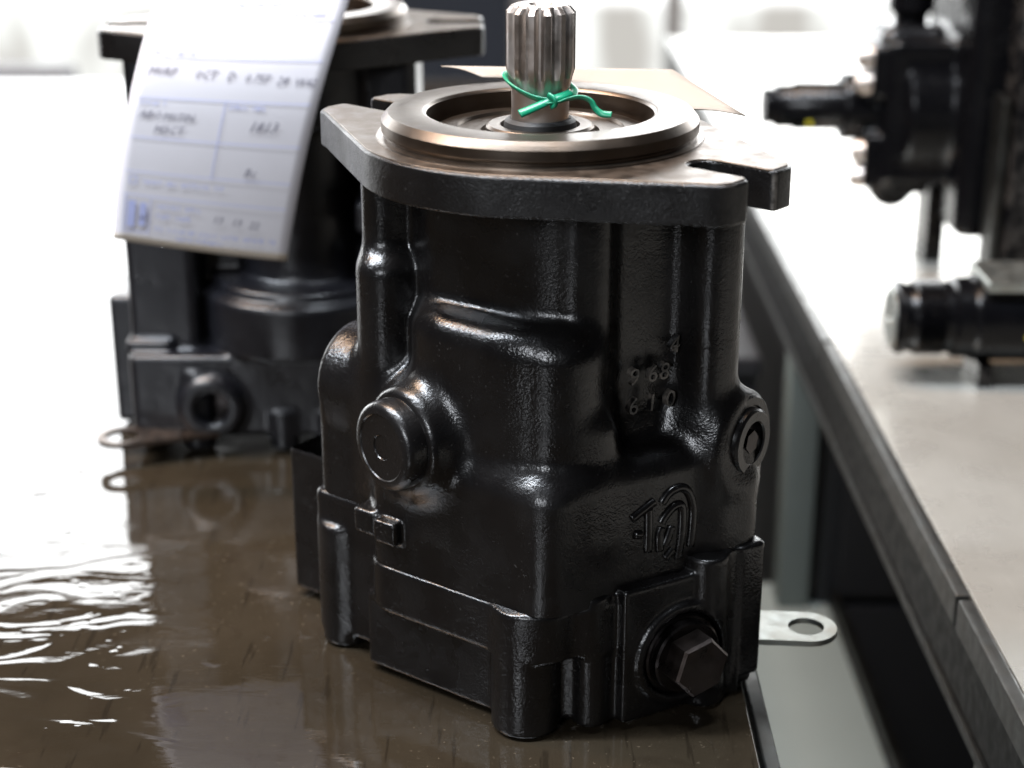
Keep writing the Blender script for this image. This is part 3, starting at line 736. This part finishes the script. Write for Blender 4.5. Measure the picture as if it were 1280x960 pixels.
# ------------------------------------------------------------------ hanging paper tag on the rear pump
def hanging_tag():
    root = empty('paper_tag', (-128, 168, 100)); tag(root, 'white paper tag with blue print and handwriting hanging on the rear pump', 'tag')
    org = np.array((-128., 168, 100))
    BL = np.array((-180.0, 165, 110.6)); BR = np.array((-105.9, 165, 100.6)); TL = np.array((-155.4, 165, 211.5)); TR = np.array((-75.7, 165, 211.5))
    Wd, Hh = 76.0, 104.0
    def P(x, y, off=0.0):
        """x along the width 0..1, y from the foot 0 to 1.18 upward"""
        b = BL+(BR-BL)*x; t = TL+(TR-TL)*x
        p = b+(t-b)*y
        bow = 10*math.sin(math.pi*min(y, 1.0)*.9)
        p = p+np.array((-2.2*math.sin(math.pi*y), -bow*.45+16*max(0, y-.55)**2*2.2, 0))
        p = p+np.array((0, 2.0*(x-.5)**2*4, 0))
        return p+np.array((0, -off, off*.15))-org
    nx, ny, top = 16, 40, 1.17
    vs = [tuple(P(i/nx, top*j/ny)) for j in range(ny+1) for i in range(nx+1)]
    fs = [(j*(nx+1)+i, j*(nx+1)+i+1, (j+1)*(nx+1)+i+1, (j+1)*(nx+1)+i) for j in range(ny) for i in range(nx)]
    o = pymesh('paper', vs, fs, M_PAPER, root)
    o.modifiers.new('thickness', 'SOLIDIFY').thickness = .0004
    o.data.materials.append(M_PAPER_EDGE)
    for i, p in enumerate(o.data.polygons):
        if i//nx < 1: p.material_index = 1
    def ink(name, items, mat, off=.35):
        V, F = merge_vf(items)
        # subdivide long strokes is done at creation; map page mm -> curved sheet
        return pymesh(name, [tuple(P(x/Wd, y/Hh, off)) for x, y, _ in V], F, mat, root, False)
    def rect(x0, y0, x1, y1):
        n = max(1, int(abs(x1-x0)/6)); m = max(1, int(abs(y1-y0)/6)); v = []; f = []
        for j in range(m+1):
            for i in range(n+1): v.append((x0+(x1-x0)*i/n, y0+(y1-y0)*j/m, 0))
        for j in range(m):
            for i in range(n): f.append((j*(n+1)+i, j*(n+1)+i+1, (j+1)*(n+1)+i+1, (j+1)*(n+1)+i))
        return v, f
    lw = .35
    lines = [rect(3, y, 73, y+lw) for y in (87.5, 65.5, 45.5, 30.5, 21.5)] if False else []
    for y, x0, x1 in ((80.5, 4, 73), (64.0, 3, 73), (47.0, 3, 73), (32.0, 3, 72), (21.5, 3, 72), (95.5, 4, 73)):
        lines.append(rect(x0, y, x1, y+lw))
    lines.append(rect(39, 32, 39.4, 64))
    lines += [rect(4, 5, 4.5, 21), rect(15, 5, 15.4, 21), rect(4, 5, 15, 5.4), rect(5.5, 7, 9, 19)]
    for q in lines: ink('ruled_line', [q], M_INKBLUE)
    def T(s, x, y, size, sh=0.0, sp=1.0):
        v, f = text_vf(s, size, 0, 'LEFT', sh, 1, sp); return [(a+x, b+y, 0) for a, b, _ in v], f
    rnd = random.Random(3)
    def print_row(x0, x1, y, hgt):
        """a row of print too small to read: strokes grouped in words"""
        it = []; x = x0
        while x < x1:
            w = rnd.randint(3, 9)
            for k in range(w):
                if x > x1: break
                up_ = hgt*rnd.choice((.7, .75, 1.0)); it.append(rect(x, y, x+.34, y+up_))
                if rnd.random() < .6: it.append(rect(x+.34, y+rnd.choice((0, .42, .62))*hgt, x+.95, y+rnd.choice((0, .42, .62))*hgt+.32))
                x += 1.35
            x += 1.5
        return it
    for x0, x1, y, z in ((6, 22, 81.8, 2.2), (5, 15, 61.2, 2.2), (41, 56, 61.0, 2.2), (11, 44, 27.2, 2.1), (18, 38, 16.8, 2.2), (18, 32, 12.4, 2.2),
                         (18, 70, 6.6, 2.0), (28, 48, 3.4, 1.8), (10, 70, 105, 2.8), (9, 60, 101, 2.2), (6, 16, 97, 2.2), (46, 68, 97.2, 2.0)):
        tag(ink('printed_row', print_row(x0, x1, y, z), M_INKBLUE), kind='stuff')
    tag(ink('printed_box', [rect(5, 26.6, 8.4, 27), rect(5, 29.8, 8.4, 30.2), rect(5, 27, 5.4, 29.8), rect(8, 27, 8.4, 29.8)], M_INKBLUE), kind='stuff')
    ink('printed_block', [rect(10.6, 8, 13.6, 18.5)], M_INKBLUE)
    hand = [('M0RP', 5, 73.6, 4.8, .25), ('0CT', 24, 73.0, 4.8, .25), ('D', 37, 72.6, 4.8, .25), ('0.75P', 44, 72.2, 4.6, .3), ('28', 57, 71.6, 4.6, .3), ('W42', 64, 71.2, 4.4, .3),
            ('ABO', 5, 55.6, 4.6, .25), ('M0TIN', 15, 55.2, 4.4, .25), ('M3CT', 12, 49.4, 4.8, .25), ('1813', 50, 52.5, 6.0, .35), ('Bc', 52, 34.0, 5.0, .3), ('x2', 10.5, 11.0, 4.2, .3),
            ('13', 42, 13.2, 4.4, .3), ('13', 50, 12.8, 4.4, .3), ('22', 57.5, 12.3, 4.4, .3)]
    for q in hand:
        tag(ink('handwritten_word', [T(*q)], M_INK, .42), kind='stuff')
    # string up to the shaft
    v = ribbon_tube(catmull([tuple(P(.5, 1.15, .2)), tuple(P(.55, 1.2)), (30, 40, 138), (27, 57, 132)], 8), .7, .5, (1, 0, 0), 8)
    pymesh('string', *v, M_GREEN, root)
hanging_tag()

# ------------------------------------------------------------------ pumps lying on the right bench
def lying_pump():
    o = empty('hydraulic_pump', (229, 520, 0)); tag(o, 'black pump lying on the right bench, shaft pointing left at upper right', 'pump')
    ZC = 98
    ax = lambda x, z=ZC: axis_matrix((x, 0, z), (-1, 0, 0))
    lathe('shaft', [(15, 0), (15, 34), (13.6, 36), (13.6, 46), (11.2, 48), (11.2, 54), (0, 54)], M_PAINT_FAR, o, 40, ax(-28))
    box('yellow_mark', (-56, -13.6, ZC-11), (-52.5, -10.4, ZC-7), M_YELLOW, o, .6)
    c = Cast((-44, -64, 3), (140, 64, 212), 1.6)
    c.cyl((0, ZC), 0, -34, -4, 21, 2, 3)
    c.rbox((-12, -34, 56), (44, 30, 143), 4, 4, rz=6); c.cyl((0, ZC), 0, 0, 44, 44, 4, 4); c.rbox((-20, -30, 108), (0, 10, 140), 3, 3, rz=4); c.rbox((-22, -30, 52), (0, 10, 86), 3, 3, rz=4)
    c.rbox((-14, -20, 46), (22, 20, 148), 4, 5, rz=5)
    c.cyl((0, 50), 1, -14, 14, 14, 3, 4)
    c.rbox((30, -58, 28), (138, 58, 212), 6, 6, rz=10)
    c.rbox((-10, -18, 140), (24, 16, 150), 3, 3, rz=4)
    c.build('housing', M_PAINT_FAR, o)
    for z in (132, 116, 74, 58):
        lathe('cover_bolt', [(0, 9), (5, 9), (7, 6), (7, -2)], M_SHAFT, o, 24, axis_matrix((-20, -20, z), (-1, 0, 0)))
    lathe('drain_tip', [(0, 0), (4, 5), (12, 12), (14, 20)], M_PAINT_FAR, o, 24, Matrix.Translation((2, 0, 32)))
    lathe('valve_cap', [(0, 210), (11, 210), (14, 206), (14, 158), (10, 154), (10, 146)], M_PAINT_FAR, o, 32, Matrix.Translation((6, 0, 0)))
    box('support', (24, -10, 0), (36, 20, 50), M_PAINT_FAR, o, 1); box('support', (108, -40, 0), (128, 40, 29), M_ZINC, o, 1)
    box('cover_plate', (44, -84, 2), (50, -60, 118), M_FRAME, o, 2); box('side_block', (51, -90, 2), (190, -59.5, 200), M_PAINT_FAR, o, 3)
    return o
lying_pump()
def lying_motor():
    o = empty('hydraulic_motor', (225, 296, 0)); tag(o, 'black stepped cylinder of a motor lying nearest on the right bench', 'motor')
    ax = lambda x: axis_matrix((x, 0, 33), (-1, 0, 0))
    prof = [(22, -80), (22, -2), (20.5, 0), (20.5, 8), (18.2, 9.5), (18.2, 14)]+[(r_, 14.6+1.6*i_+d_) for i_ in range(9) for r_, d_ in ((19.3, 0), (18.2, .8))]+[(17.2, 31), (17.2, 33), (18.6, 34), (18.6, 37), (17, 38), (16.2, 39)]
    lathe('barrel', prof, M_PAINT_FAR, o, 72, ax(0), 25)
    lathe('shaft_end', [(16.0, 38.8), (15.0, 39.8), (3, 39.9), (2.2, 38.6), (0, 38.5)], M_ZINC, o, 48, ax(0), 25)
    bm = hex_bm(44, 0, 26, 1.5); bmesh.ops.transform(bm, matrix=axis_matrix((62, 0, 33), (-1, 0, 0)), verts=bm.verts); bmobj('hex_collar', bm, M_PAINT_FAR, o, 25)
    lathe('yellow_dot', [(0, .4), (1.6, .4), (1.8, 0)], M_YELLOW, o, 20, axis_matrix((26, -21.4, 29), (0, -1, -.15)))
    box('top_plate', (4, -20, 52), (90, 20, 57.5), M_ZINC, o, 1.2)
    box('cradle', (48, -24, 0), (60, 24, 14), M_PAINT_FAR, o, 1); box('cradle', (4, -16, 0), (12, 16, 12), M_PAINT_FAR, o, 1)
    return o
lying_motor()
